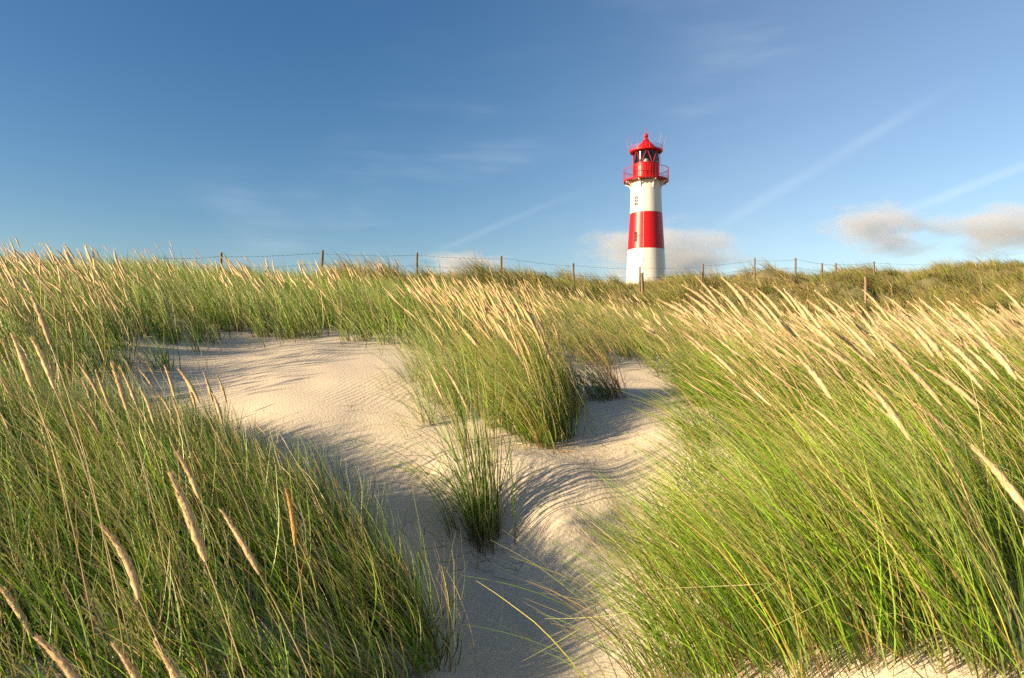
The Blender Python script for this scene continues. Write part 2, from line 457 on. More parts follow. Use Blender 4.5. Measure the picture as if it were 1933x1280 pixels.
# ---- seed stalks
def head_mesh_parts(base, tip, curve, rad, nr=12, ns=8, fuzz=60, tone=None, bw=.0022):
    """one plume: a spindle from base to tip, bowed by curve, with fine bristles"""
    t = np.linspace(0, 1, nr)
    ax = base[None] * (1 - t)[:, None] + tip[None] * t[:, None] + curve[None] * (4 * t * (1 - t))[:, None]
    d = unit(np.gradient(ax, axis=0))
    s = unit(np.cross(d, np.array([.3, .9, .2]))); u = np.cross(d, s)
    prof = rad * np.clip(np.sin(np.pi * np.clip(t * .93 + .05, 0, 1)) ** .6, .1, 1) * (1.05 - .5 * t)
    th = np.arange(ns) * 2 * np.pi / ns
    rr = prof[:, None] * (1 + rng.normal(0, .17, (nr, ns)))
    v = ax[:, None] + (np.cos(th)[None, :, None] * s[:, None] + np.sin(th)[None, :, None] * u[:, None]) * rr[..., None]
    i = np.arange(nr * ns).reshape(nr, ns)
    f = np.stack([i[:-1], np.roll(i, -1, 1)[:-1], np.roll(i, -1, 1)[1:], i[1:]], -1).reshape(-1, 4)
    tone = np.array(tone if tone is not None else (.50, .375, .20))
    c = tone * np.exp(rng.normal(0, .14, (nr * ns, 1)))
    out = [(v.reshape(-1, 3), f, c)]
    if fuzz:
        k = rng.integers(0, nr - 1, fuzz); fr = rng.random(fuzz)
        b0 = ax[k] * (1 - fr)[:, None] + ax[k + 1] * fr[:, None]
        a = rng.uniform(0, 2 * np.pi, fuzz)
        o = np.cos(a)[:, None] * s[k] + np.sin(a)[:, None] * u[k]
        pr = prof[k][:, None]
        p0 = b0 + o * pr * .7
        dirn = unit(d[k] + o * .26)
        ln = rng.uniform(.9, 2.0, (fuzz, 1)) * rad
        sd = unit(np.cross(dirn, o)) * bw
        vv = np.stack([p0 + sd, p0 - sd, p0 + dirn * ln], 1).reshape(-1, 3)
        ff = np.arange(fuzz * 3).reshape(-1, 3)
        cc = np.repeat(tone * np.exp(rng.normal(.08, .16, (fuzz, 1))), 3, 0)
        out.append((vv, ff, cc))
    return out

STEMC = np.array((.50, .385, .20))
def stem_ribbon(pts, r0, r1, col):
    """four-sided stem along pts"""
    n = len(pts); t = np.linspace(0, 1, n)
    d = unit(np.gradient(pts, axis=0)); s = unit(np.cross(d, np.array([.3, .9, .2]))); u = np.cross(d, s)
    th = np.arange(4) * np.pi / 2
    r = (r0 + (r1 - r0) * t)[:, None]
    v = pts[:, None] + (np.cos(th)[None, :, None] * s[:, None] + np.sin(th)[None, :, None] * u[:, None]) * r[..., None]
    i = np.arange(n * 4).reshape(n, 4)
    f = np.stack([i[:-1], np.roll(i, -1, 1)[:-1], np.roll(i, -1, 1)[1:], i[1:]], -1).reshape(-1, 4)
    return v.reshape(-1, 3), f, np.repeat(col[None], n * 4, 0) * np.exp(rng.normal(0, .06, (n * 4, 1)))

def stalk_from_head(tip, base):
    """trace the culm from the foot of the plume down to the sand, straightening as it goes"""
    d = unit((base - tip)[None])[0]
    pts = [base.copy()]; p = base.copy(); step = .05
    for i in range(60):
        d = unit((d * .955 + np.array([.0, 0, -1]) * .045)[None])[0]
        p = p + d * step; pts.append(p.copy())
        if p[2] < height(np.array([p[0]]), np.array([p[1]]))[0] - .01: break
    return np.array(pts[::-1])

def add_stalk(tip, base, label, group, rad=.0085, fuzz=220, tone=None, stem_tone=None, curve=None):
    tip, base = np.array(tip, float), np.array(base, float)
    pts = stalk_from_head(tip, base)
    if curve is None:
        L = np.linalg.norm(tip - base)
        curve = np.array([.02, 0, .03]) * L + rng.normal(0, .012, 3) * L
    root = empty('seed_stalk', pts[0].tolist())
    tag(root, label, 'seed stalk', group)
    b = Batch(); b.add(*stem_ribbon(pts, .0022, .0016, np.array(stem_tone) if stem_tone is not None else STEMC))
    link('stem', b.mesh('stem'), M_leaf, root)
    b = Batch()
    for q in head_mesh_parts(base, tip, curve, rad, 16, 8, fuzz, tone): b.add(*q)
    link('seed_head', b.mesh('seed_head'), M_seed, root)
    return root

def stalk_field(batch, x, y, hlo, hhi, hl, rad, lean, bend, tone, fuzz=0, away=.1, thick=.002, nr=6, ns=5, spread=.16):
    """far plumes, too many to count, all into one batch"""
    n = len(x); z = height(x, y)
    L = rng.uniform(hlo, hhi, n)
    d0 = unit(np.stack([-lean + rng.normal(0, spread * .8, n), away * .3 + rng.normal(0, spread * .8, n), np.ones(n)], -1))
    B = np.stack([-bend * np.exp(rng.normal(0, .3, n)), away + rng.normal(0, spread, n), -np.abs(rng.normal(0, .08, n))], -1)
    p, dd = curves(np.stack([x, y, z], -1), d0, L, B, 6, 1.2)
    tone = np.array(tone)
    w = np.full(n, thick * 2)
    col = np.repeat(STEMC[None], n, 0) * np.exp(rng.normal(0, .15, (n, 1)))
    v, f, c = ribbons(p, dd, w, col * .9, col, None, .7, 1)
    batch.add(v, f, c)
    for i in range(n):
        h = hl * rng.uniform(.75, 1.25); tip = p[i, -1] + dd[i, -1] * h * .9
        dn = rng.normal(0, .02, 3) * h
        tn = tone * math.exp(rng.normal(0, .12))
        for q in head_mesh_parts(p[i, -1], tip, dn + np.array([0, 0, .02]) * h, rad * rng.uniform(.8, 1.25), nr, ns, fuzz, tn, thick): batch.add(*q)

NEARMIX = [(.40, GREEN), (.26, DGREEN), (.13, BLUEG), (.06, YELLOW), (.12, STRAW), (.05, OCHRE)]
RIGHTMIX = [(.56, GREEN), (.20, DGREEN), (.07, BLUEG), (.07, YELLOW), (.05, STRAW), (.05, OCHRE)]
BACKMIX = [(.46, GREEN), (.26, DGREEN), (.10, BLUEG), (.07, YELLOW), (.08, STRAW), (.04, OLIVE)]

# near left bank
L1 = [(PX(830,2.5),2.5),(PX(825,2.75),2.75),(PX(690,3.15),3.15),(PX(560,3.6),3.6),(PX(465,4.15),4.15),(PX(415,4.55),4.55),(PX(300,4.75),4.75),(PX(0,4.6),4.6),(PX(-500,4.4),4.4),(-3.6,1.9),(PX(-100,1.45),1.45),(PX(400,1.5),1.5),(PX(700,2.1),2.1)]
bt = Batch()
x, y = scatter(L1, 900, lambda x, y, e: np.clip(.6 + e * 1.6, .25, 1) * np.clip(1.6 - y * .14, .4, 1))
e = edge_dist(x, y, L1)
tufts(bt, x, y, 26, .05, .50, .80, .0062, .22, NEARMIX, 7, .2, .62, .12, hscale=np.clip(.62 + e * .75, .6, 1.0) * (.52 + .56 * sstep(1.5, 3.3, y)), jitter=.24)
i_ = np.arange(90) / 90
ex = np.interp(i_, [0, .3, .55, .8, 1], [PX(825,2.6), PX(690,3.15), PX(560,3.6), PX(465,4.15), PX(415,4.5)]) - np.abs(rng.normal(0, .12, 90)); ey = np.interp(i_, [0, .3, .55, .8, 1], [2.6, 3.15, 3.6, 4.15, 4.5]) + rng.normal(0, .06, 90)
tufts(bt, ex, ey, 22, .05, .36, .60, .006, .12, NEARMIX, 7, .2, .5, .12, jitter=.24)
link_o = link('marram_grass', bt.mesh('marram_grass'), M_leaf)
tag(link_o, 'dense green and straw marram grass filling the near left bank, leaning left', 'grass', 'marram grass', 'stuff')

# near right bank
R1 = [(PX(1215,2.15),2.15),(PX(1225,2.5),2.5),(PX(1255,2.9),2.9),(PX(1285,3.4),3.4),(PX(1315,4.1),4.1),(PX(1300,5.0),5.0),(PX(1290,6.2),6.2),(PX(1330,6.9),6.9),(5.6,6.2),(5.2,3.0),(3.4,1.6),(PX(1900,1.75),1.75),(PX(1600,1.95),1.95),(PX(1400,2.0),2.0)]
bt = Batch()
def r1_dens(x, y, e):
    front = sstep(1.75, 3.0, y + .10 * x)
    return np.clip(.30 + front, .1, 1) * np.clip(.35 + e * 1.2, .3, 1)
x, y = scatter(R1, 1350, r1_dens)
e = edge_dist(x, y, R1); fr = sstep(1.9, 3.0, y)
tufts(bt, x, y, 26, .055, .46, .74, .0058, .36, RIGHTMIX, 7, .2, .95, .06, drytip=.18, hscale=np.clip(.72 + e * .6, .6, 1.0) * (.78 + .26 * fr), jitter=.29)
# thin stems over the bare lit sand in front
x, y = scatter([(PX(1230,2.2),2.2),(PX(1500,2.6),2.6),(PX(1933,2.2),2.2),(PX(1960,1.6),1.6),(PX(1500,1.85),1.85)], 320)
tufts(bt, x, y, 10, .03, .5, .85, .0040, .3, RIGHTMIX, 7, .2, .8, .06)
tag(link('marram_grass', bt.mesh('marram_grass'), M_leaf), 'dense bright green marram grass on the near right bank, bent far left by the wind', 'grass', 'marram grass', 'stuff')

# back left slope up to the ridge
L2 = [(-9,4.7),(PX(0,4.9),4.9),(PX(150,5.1),5.1),(PX(240,5.5),5.5),(PX(320,6.4),6.4),(PX(375,7.4),7.4),(PX(440,8.3),8.3),(PX(520,8.5),8.5),(PX(620,8.5),8.5),(PX(700,8.2),8.2),(PX(770,7.5),7.5),(PX(800,7.3),7.3),(PX(860,7.6),7.6),
      (PX(960,8.2),8.2),(PX(1000,14.5),14.5),(PX(820,18.5),18.5),(PX(500,19),19),(-14,19),(-20,12)]
bt = Batch()
x, y = scatter(L2, 3000, lambda x, y, e: np.clip(.3 + e * .9, .25, 1) * np.clip(8.5 / y, .3, 1) ** 1.3)
e = edge_dist(x, y, L2)
tufts(bt, x, y, 24, .085, .45, .82, .009, .22, BACKMIX, 5, .2, .5, .1, hscale=np.clip(.72 + e * .35, .65, 1.0))
tag(link('marram_grass', bt.mesh('marram_grass'), M_leaf), 'marram grass covering the back slope on the left up to the wire fence', 'grass', 'marram grass', 'stuff')

# grass hollow between the back slope and the far scrub, and the field behind the right bank
H1 = [(PX(960,8.4),8.4),(PX(1060,7.6),7.6),(PX(1120,8.2),8.2),(PX(1200,8.4),8.4),(PX(1260,8.0),8.0),(PX(1330,7.4),7.4),(6.2,6.6),(13,8),(20,15),(15,19),(PX(1300,17.5),17.5),(PX(1000,18),18),(PX(900,17),17)]
bt = Batch()
FIELDMIX = [(.30, GREEN), (.10, DGREEN), (.12, BLUEG), (.22, YELLOW), (.26, STRAW)]
x, y = scatter(H1, 2300, lambda x, y, e: np.clip(.3 + e * .9, .25, 1) * np.clip(9 / y, .3, 1) ** 1.3)
tufts(bt, x, y, 30, .09, .4, .66, .0075, .32, FIELDMIX, 5, .2, .75, .08)
tag(link('marram_grass', bt.mesh('marram_grass'), M_leaf), 'yellow green marram field in the hollow below the far scrubby dunes', 'grass', 'marram grass', 'stuff')

# far scrubby dunes
F1 = [(-18,19.5),(PX(760,18.5),18.5),(PX(1000,18.3),18.3),(PX(1300,18),18),(15,19.5),(24,16),(52,44),(30,58),(15.5,49),(6,47),(-6,36),(-20,27)]
bt = Batch()
SCRUB = [(.42, OLIVE), (.16, GREEN), (.13, DGREEN), (.17, BROWN), (.12, YELLOW)]
def f_dens(x, y, e):
    return np.clip(.6 + 1.1 * fbm(x * .55, y * .55, 77, 3), .5, 1) * np.clip(24 / y, .2, 1) ** 1.6
x, y = scatter(F1, 14500, f_dens)
kind = fbm(x * .5, y * .5, 91, 3) + rng.normal(0, .25, len(x))
tall = np.clip(.85 + .55 * fbm(x * .7, y * .7, 93, 2), .45, 1.2) * rng.uniform(.7, 1.2, len(x))
DARKSCRUB = [(.40, DGREEN), (.34, BROWN), (.26, OLIVE)]
GOLDSCRUB = [(.40, OLIVE), (.20, YELLOW), (.22, STRAW), (.18, BROWN)]
for sel, mx_ in ((kind < -.25, DARKSCRUB), ((kind >= -.25) & (kind < .3), SCRUB), (kind >= .3, GOLDSCRUB)):
    tufts(bt, x[sel], y[sel], 24, .17, .45, .95, .020, .25, mx_, 4, .36, .75, .25, hscale=tall[sel], foot=0)
tag(link('dune_scrub', bt.mesh('dune_scrub'), M_leaf), 'olive and brown tussocky grass on the far dunes below the lighthouse', 'grass', None, 'stuff')

# the middle clump
C1 = [(PX(985,4.5),4.5),(PX(1045,4.5),4.5),(PX(1075,4.75),4.75),(PX(1092,5.1),5.1),(PX(1085,5.7),5.7),(PX(1010,6.2),6.2),(PX(900,6.5),6.5),(PX(870,6.2),6.2),(PX(930,5.5),5.5),(PX(950,4.9),4.9)]
C1b = [(PX(795,4.75),4.75),(PX(860,4.4),4.4),(PX(960,4.45),4.45),(PX(960,5.2),5.2),(PX(880,6.3),6.3),(PX(800,6.6),6.6),(PX(770,6.4),6.4),(PX(800,5.6),5.6)]
bt = Batch()
x, y = scatter(C1, 190, lambda x, y, e: np.clip(.4 + e * 2.5, .3, 1))
e = edge_dist(x, y, C1)
tufts(bt, x, y, 40, .05, .5, .78, .0058, .16, [(.33, GREEN), (.27, DGREEN), (.12, BLUEG), (.14, YELLOW), (.07, STRAW), (.07, OCHRE)], 6, .17, .5, .12, hscale=np.clip(.75 + e * 1.0, .7, 1.05))
x, y = scatter(C1b, 36)
tufts(bt, x, y, 24, .04, .5, .8, .0046, .14, [(.4, BLUEG), (.3, GREEN), (.15, YELLOW), (.15, STRAW)], 6, .2, .55, .15)
me = bt.mesh('leaves')
cl = empty('marram_clump', (PX(1000, 5.3), 5.3, float(height(np.array([PX(1000, 5.3)]), np.array([5.3]))[0])))
tag(cl, 'large leaning marram clump in the middle, topped with tan seed heads', 'grass clump')
link('leaves', me, M_leaf, cl)

# the lone tussock in the sand hollow
tk = empty('marram_tussock', (PX(918, 3.8), 3.8, float(height(np.array([PX(918, 3.8)]), np.array([3.8]))[0])))
tag(tk, 'lone green tussock rising from the shaded sand hollow in the middle', 'grass tussock')
bt = Batch()
x = PX(918, 3.8) + rng.normal(0, .07, 21); y = 3.8 + rng.normal(0, .06, 21)
tufts(bt, x, y, 6, .018, .95, 1.32, .0066, .05, [(.62, DGREEN), (.22, GREEN), (.10, BLUEG), (.06, STRAW)], 8, .12, .25, .1, foot=.9, jitter=.09, away=.03)
x = PX(897, 3.85) + rng.normal(0, .06, 13); y = 3.85 + rng.normal(0, .06, 13)
tufts(bt, x, y, 6, .015, .75, 1.2, .0056, .24, [(.45, DGREEN), (.4, GREEN), (.15, BLUEG)], 9, .1, 1.1, .55, foot=.9, jitter=.1, away=.05)
link('leaves', bt.mesh('leaves'), M_leaf, tk)
bt = Batch()
x = PX(925, 3.8) + rng.normal(0, .06, 14); y = 3.8 + rng.normal(0, .05, 14)
tufts(bt, x, y, 2, .01, .25, .6, .0044, .1, [(.6, STRAW), (.4, OCHRE)], 6, .2, .4, .2, foot=.9)
link('dead_stems', bt.mesh('dead_stems'), M_leaf, tk)

# the dry brown tuft beyond the middle clump
dt = empty('dry_tuft', (PX(1150, 5.7), 5.7, float(height(np.array([PX(1150, 5.7)]), np.array([5.7]))[0])))
tag(dt, 'small tuft with brown dry stems behind the middle clump, beside the sand channel', 'grass tuft')
bt = Batch()
x = PX(1158, 5.7) + rng.normal(0, .05, 6); y = 5.7 + rng.normal(0, .06, 6)
tufts(bt, x, y, 12, .03, .6, .85, .0065, .28, [(.6, OCHRE), (.4, STRAW)], 6, .14, .5, .05, foot=.6)
link('dry_stems', bt.mesh('dry_stems'), M_leaf, dt)
bt = Batch()
x = PX(1140, 5.65) + rng.normal(0, .12, 10); y = 5.65 + rng.normal(0, .1, 10)
tufts(bt, x, y, 16, .04, .4, .62, .0055, .3, [(.6, DGREEN), (.4, BLUEG)], 6, .2, 1.1, .3)
link('leaves', bt.mesh('leaves'), M_leaf, dt)

# stray blades on the open sand and at the edges of the banks
bt = Batch()
def stray(pts, per, h, lean, bend, droop, mix=None, w=.0045, sp=.03):
    x = np.array([PX(a, Y) for a, Y in pts]); y = np.array([Y for a, Y in pts])
    tufts(bt, x, y, per, sp, h * .7, h, w, lean, mix or [(.4, GREEN), (.25, DGREEN), (.2, YELLOW), (.15, STRAW)], 8, .12, bend, droop, jitter=.14)
stray([(725, 5.9), (745, 5.7), (790, 5.4), (760, 6.2), (735, 6.3), (782, 4.9), (770, 4.8)], 4, .42, .3, 1.1, .5)
stray([(640, 4.0), (620, 4.1), (655, 3.75), (690, 3.6), (720, 3.45), (735, 3.3), (600, 4.3), (770, 3.1)], 5, .5, .1, .3, .1)
stray([(840, 2.62), (845, 2.75), (850, 2.5)], 5, .6, .05, .25, .05)
stray([(1000, 4.35), (960, 4.3), (1050, 4.38), (1085, 4.6), (930, 4.15), (880, 4.2), (1110, 5.0), (1120, 4.8)], 3, .4, .12, .5, .25)
stray([(905, 2.5)], 1, .62, .0, .45, .1)
stray([(1300, 2.25), (1260, 2.3), (1230, 2.2), (1200, 2.35), (1180, 2.15), (1270, 2.7), (1240, 2.95), (1280, 3.1)], 7, .8, .4, 1.1, .15)
stray([(1290, 4.6), (1300, 4.9), (1285, 5.4), (1310, 4.2), (1280, 3.9), (1265, 3.6)], 7, .6, .4, 1.2, .3)
stray([(380, 6.9), (420, 7.6), (470, 7.9), (530, 8.0), (590, 8.1), (650, 8.0), (720, 7.5), (690, 7.9), (500, 7.9), (560, 8.2)], 6, .5, .1, .6, .2)
tag(link('stray_blades', bt.mesh('stray_blades'), M_leaf), 'sparse single marram blades growing from the open sand', 'grass', None, 'stuff')

# dry litter round the tussock and on the right hand sand
bt = Batch()
def litter(cx, Y, sx, sy, n, l0, l1, mix):
    x = PX(cx, Y) + rng.normal(0, sx, n); y = Y + rng.normal(0, sy, n)
    z = height(x, y) + .006
    a = rng.uniform(0, 2 * np.pi, n)
    d0 = np.stack([np.cos(a), np.sin(a), rng.uniform(-.02, .12, n)], -1)
    p, dd = curves(np.stack([x, y, z], -1), unit(d0), rng.uniform(l0, l1, n), rng.normal(0, .3, (n, 3)) * (1, 1, .15), 4)
    p[..., 2] = np.maximum(p[..., 2], height(p[..., 0], p[..., 1]) + .003)
    cb, ct = pick(n, mix)
    bt.add(*ribbons(p, dd, np.full(n, .004), cb, ct))
litter(900, 3.72, .2, .12, 80, .05, .22, [(.6, BROWN), (.4, STRAW)])
litter(1240, 3.1, .22, .18, 60, .02, .10, [(1, BROWN)])
litter(1600, 2.0, .5, .18, 90, .06, .3, [(.7, STRAW), (.3, OCHRE)])
litter(1000, 4.4, .5, .12, 30, .03, .14, [(.6, BROWN), (.4, STRAW)])
litter(1040, 4.45, .3, .08, 60, .04, .16, [(.5, STRAW), (.5, BROWN)])
litter(740, 5.6, .4, .3, 26, .05, .2, [(.6, STRAW), (.4, BROWN)])
tag(link('dry_litter', bt.mesh('dry_litter'), M_leaf), 'broken dry grass stems lying on the sand', 'dry grass litter', None, 'stuff')

# ------------------------------------------------------------------ seed stalks one can count
def head_at(t, b, length=.21, yoff=0.0, **kw):
    """a plume between two sighted picture points; its distance follows from its real length"""
    px = math.hypot(t[0] - b[0], t[1] - b[1])
    Y = max(1.35, min(length * rng.uniform(.93, 1.07) / px * FOC, 6.5)) + yoff
    return W(t[0], t[1], Y + .04), W(b[0], b[1], Y)

LG = 'seed stalks in the near left grass'
lone = [
 ((195,996),(262,1132),'fat tan seed head standing clear of the green blades in the near left grass'),
 ((326,902),(388,1060),'long tan seed head, lower one of a crossing pair in the near left grass'),
 ((336,857),(376,940),'tan seed head tipping out just above the long one in the near left grass'),
 ((421,967),(490,1085),'tan seed head near the right edge of the near left grass, leaning left'),
 ((364,1010),(398,1100),'slim tan seed head low between two larger ones in the near left grass'),
 ((541,927),(557,1030),'upright orange brown seed head at the sand edge of the near left grass'),
 ((-6,1100),(60,1198),'fat tan seed head cut by the left edge of the picture'),
 ((72,1206),(175,1335),'fat fuzzy seed head in the bottom left corner, close to the lens'),
 ((217,1219),(288,1350),'tan seed head at the bottom edge, left one of two side by side'),
 ((295,1214),(362,1345),'tan seed head at the bottom edge, right one of two side by side'),
]
for k, (t, b, lab) in enumerate(lone):
    tn = (.46, .27, .09) if k == 5 else (.50, .37, .20)
    tp, bs = head_at(t, b, .175)
    add_stalk(tp, bs, lab, LG, .0102 * rng.uniform(.85, 1.1), 560, tn)
many = [((23,632),(60,730)),((60,639),(103,735)),((146,685),(188,752)),((122,685),(134,735)),((225,692),(257,765)),((212,688),(240,775)),((338,698),(376,760)),((149,761),(190,820)),
 ((410,708),(428,762)),((262,697),(288,730)),((108,685),(114,728)),((92,684),(102,724)),((354,725),(370,775)),((0,712),(30,765)),((325,750),(345,810)),((300,745),(330,800)),((385,705),(402,760)),
 ((60,560),(95,650)),((5,640),(22,690)),((265,735),(290,800)),((402,745),(420,800)),((30,665),(44,720)),((180,700),(205,765)),((310,690),(330,750)),((240,720),(262,770)),((155,715),(175,770))]
for t, b in many:
    tp, bs = head_at(t, b, .165, .0)
    add_stalk(tp, bs, 'tan seed stalk rising along the top of the near left grass', LG, .0088 * rng.uniform(.75, 1.2), 220, np.array((.50, .37, .20)) * rng.uniform(.75, 1.15))

RG = 'seed stalks on the near right bank'
zr = [((0,300),(180,430)),((70,245),(200,400)),((100,330),(280,490)),((220,255),(370,440)),((300,295),(500,490)),((390,330),(570,540)),((420,320),(560,470)),((520,305),(640,440)),((575,325),(740,560)),((640,380),(800,580)),
 ((710,385),(890,550)),((750,330),(900,490)),((810,370),(960,490)),((880,440),(1020,570)),((960,420),(1140,660)),((1020,325),(1170,500)),((990,400),(1110,560)),((1050,380),(1180,510)),((1220,480),(1420,700)),((1260,480),(1480,720)),
 ((1420,560),(1680,790)),((1430,480),(1620,650)),((1540,520),(1680,680)),((1600,540),(1850,730)),((1640,560),(1890,830)),((1800,640),(1960,760)),((660,580),(960,760)),((650,700),(840,940)),((690,1040),(900,1250)),((700,970),(940,1190)),
 ((1040,850),(1290,1180)),((1060,960),(1250,1120)),((1320,980),(1590,1220)),((1480,850),(1570,1010)),((1200,700),(1470,980)),((1400,780),(1680,990)),((0,380),(140,520)),((20,350),(190,480)),((160,310),(330,470)),((640,470),(860,640)),
 ((470,420),(640,600)),((340,400),(520,570)),((880,480),(1090,700)),((1090,560),(1300,780)),((800,520),(1020,680)),((1560,620),(1790,830)),((1740,690),(1960,860)),((1480,660),(1700,890)),((0,580),(120,690)),((-60,390),(60,470)),
 ((1850,520),(1990,660)),((1700,470),(1830,600)),((1130,430),(1280,560)),((1330,440),(1450,560))]
zr = [((1290 + a / 3.006, 440 + b / 3.006), (1290 + c / 3.006, 440 + d / 3.006)) for (a, b), (c, d) in zr]
zr += [((1240,565),(1300,596)),((1255,590),(1310,615)),((1770,907),(1865,995)),((1760,955),(1808,1028)),((1842,850),(1945,975)),((1280,620),(1330,660)),((1330,655),(1390,710)),((1305,560),(1350,605))]
for i, (t, b) in enumerate(zr):
    tp, bs = head_at(t, b, .205, .0)
    lab = 'pale straw seed stalk swept to the left above the near right bank'
    if i == 64 - 0: pass
    add_stalk(tp, bs, lab, RG, .0104 * rng.uniform(.75, 1.2), 260, np.array((.60, .455, .26)) * rng.uniform(.72, 1.08))

CG = 'seed stalks on the middle clump'
zc = [((1170,420),(1270,620)),((1180,430),(1290,640)),((1250,450),(1290,560)),((1290,600),(1330,740)),((1310,620),(1350,760)),((1180,500),(1280,610)),((1330,500),(1370,600)),((1080,510),(1150,720)),((1140,540),(1210,700)),((1200,690),(1290,800)),
 ((1030,480),(1110,560)),((930,450),(1000,560)),((880,480),(960,580)),((800,520),(900,640)),((780,500),(860,600)),((690,450),(760,550)),((640,470),(720,560)),((650,560),(710,640)),((900,520),(990,620)),((1050,560),(1140,700)),((960,470),(1060,590)),
 ((1000,500),(1080,600)),((1150,400),(1220,520)),((850,470),(930,570)),((730,460),(800,560)),((1240,540),(1320,720))]
zc = [((600 + a / 3.02, 440 + b / 3.02), (600 + c / 3.02, 440 + d / 3.02)) for (a, b), (c, d) in zc]
for t, b in zc:
    px = math.hypot(t[0] - b[0], t[1] - b[1]); Y = float(np.clip(.19 / px * FOC, 4.95, 5.9))
    add_stalk(W(t[0], t[1], Y + .03), W(b[0], b[1], Y), 'tan seed stalk on top of the leaning middle clump', CG, .0105, 150, (.54, .39, .19))
for k, (t, b, lab) in enumerate([((806,692),(838,760),'slim seed stalk at the sunlit left foot of the middle clump, left one of two'), ((838,694),(880,768),'slim seed stalk at the sunlit left foot of the middle clump, right one of two')]):
    add_stalk(W(t[0], t[1], 4.4), W(b[0], b[1], 4.35), lab, CG, .0105, 160, (.56, .42, .23))

# plumes too many to count
bt = Batch()
x, y = scatter(L2, 640, lambda x, y, e: np.clip(.15 + 1.2 * (fbm(x * .9, y * .7, 51, 2) + .15), .05, 1) * np.clip(7.0 / y, .2, 1) ** 4 * (e > .2))
stalk_field(bt, x, y, .62, .88, .22, .0105, .2, .5, (.56, .41, .21), 24, thick=.0026)
x, y = scatter([(PX(40, 5.6), 5.6), (PX(230, 6.4), 6.4), (PX(300, 8), 8), (PX(120, 8), 8), (PX(20, 6.4), 6.4)], 60)
stalk_field(bt, x, y, .8, .95, .26, .012, .22, .5, (.62, .48, .27), 40, thick=.0026)
x, y = scatter([(PX(450, 8.6), 8.6), (PX(700, 8.6), 8.6), (PX(690, 9.4), 9.4), (PX(450, 9.4), 9.4)], 50)
stalk_field(bt, x, y, .65, .85, .24, .0135, .2, .45, (.60, .45, .24), 24, thick=.0026)
x, y = scatter([(PX(800, 7.4), 7.4), (PX(1060, 7.4), 7.4), (PX(1100, 10), 10), (PX(820, 10), 10)], 130)
stalk_field(bt, x, y, .55, .8, .23, .0105, .25, .55, (.60, .45, .24), 24, thick=.0026)
x, y = scatter(C1, 70, lambda x, y, e: e > .1)
stalk_field(bt, x, y, .68, .88, .2, .0095, .16, .42, (.54, .39, .19), 30, thick=.002, nr=9, ns=6, spread=.1)
x, y = scatter(H1, 760, lambda x, y, e: np.clip(9 / y, .35, 1) * np.clip(.6 + fbm(x * .8, y * .8, 52, 2), .1, 1))
stalk_field(bt, x, y, .45, .66, .2, .0105, .3, .65, (.60, .46, .26), 0, thick=.003)
tag(link('seed_heads', bt.mesh('seed_heads'), M_seed), 'tan seed heads scattered over the back slope and the hollow', 'seed heads', None, 'stuff')
bt = Batch()
R1s = [(PX(1450,3.4),3.4),(PX(1420,4.5),4.5),(PX(1410,6.6),6.6),(5.2,6.0),(4.8,3.0),(PX(1933,2.4),2.4),(PX(1600,2.9),2.9)]
x, y = scatter(R1s, 130)
stalk_field(bt, x, y, .62, .8, .22, .0085, .35, .75, (.56, .42, .24), 60, thick=.0017, nr=10, ns=6, spread=.12)
x, y = scatter(R1s, 620)
stalk_field(bt, x, y, .65, .8, .10, .003, .35, .75, (.56, .43, .25), 0, thick=.0017, spread=.14)
x, y = scatter(L1, 80, lambda x, y, e: (y > 2.6) & (e > .1))
stalk_field(bt, x, y, .6, .75, .10, .003, .22, .55, (.5, .37, .2), 0, thick=.0016, spread=.14)
tag(link('seed_heads', bt.mesh('seed_heads'), M_seed), 'bare straw stems and slim seed heads mixed into the near banks', 'seed heads', None, 'stuff')

# ------------------------------------------------------------------ lighthouse
LX, LY = PX(1219.5, 57), 57.0
def HZ(py): return (HY - py) / FOC * LY
lh = empty('lighthouse', (LX, LY, 4.55))
tag(lh, 'round white lighthouse with a red band and red lantern, on the dune behind the fence', 'lighthouse')
TOW = [(1.78, 4.3), (1.645, HZ(530)), (1.51, HZ(472.3)), (1.325, HZ(404)), (1.235, HZ(345))]
def TR(z):
    zs = [q[1] for q in TOW]; rs = [q[0] for q in TOW]
    return float(np.interp(z, zs, rs))
def wall_seg(name, z0, z1, mat, off=0.0):
    zs = np.linspace(z0, z1, 12)
    return MB().lathe([(TR(z) + off, z) for z in zs], 72, (LX, LY)).build(name, mat, lh)
wall_seg('lower_wall', 4.3, HZ(472.3) - .002, M_white)
wall_seg('red_band', HZ(472.3), HZ(404), M_red, .004)
wall_seg('upper_wall', HZ(404) + .002, HZ(341.5) - .13, M_white)
toward = math.atan2(-LY, -LX)   # bearing of the viewer from the tower
def pol(r, ang, z):             # ang: degrees round the tower, 0 = towards the path, + = to the right seen from there
    a = toward + R(ang)
    return Vector((LX + r * math.cos(a), LY + r * math.sin(a), z))
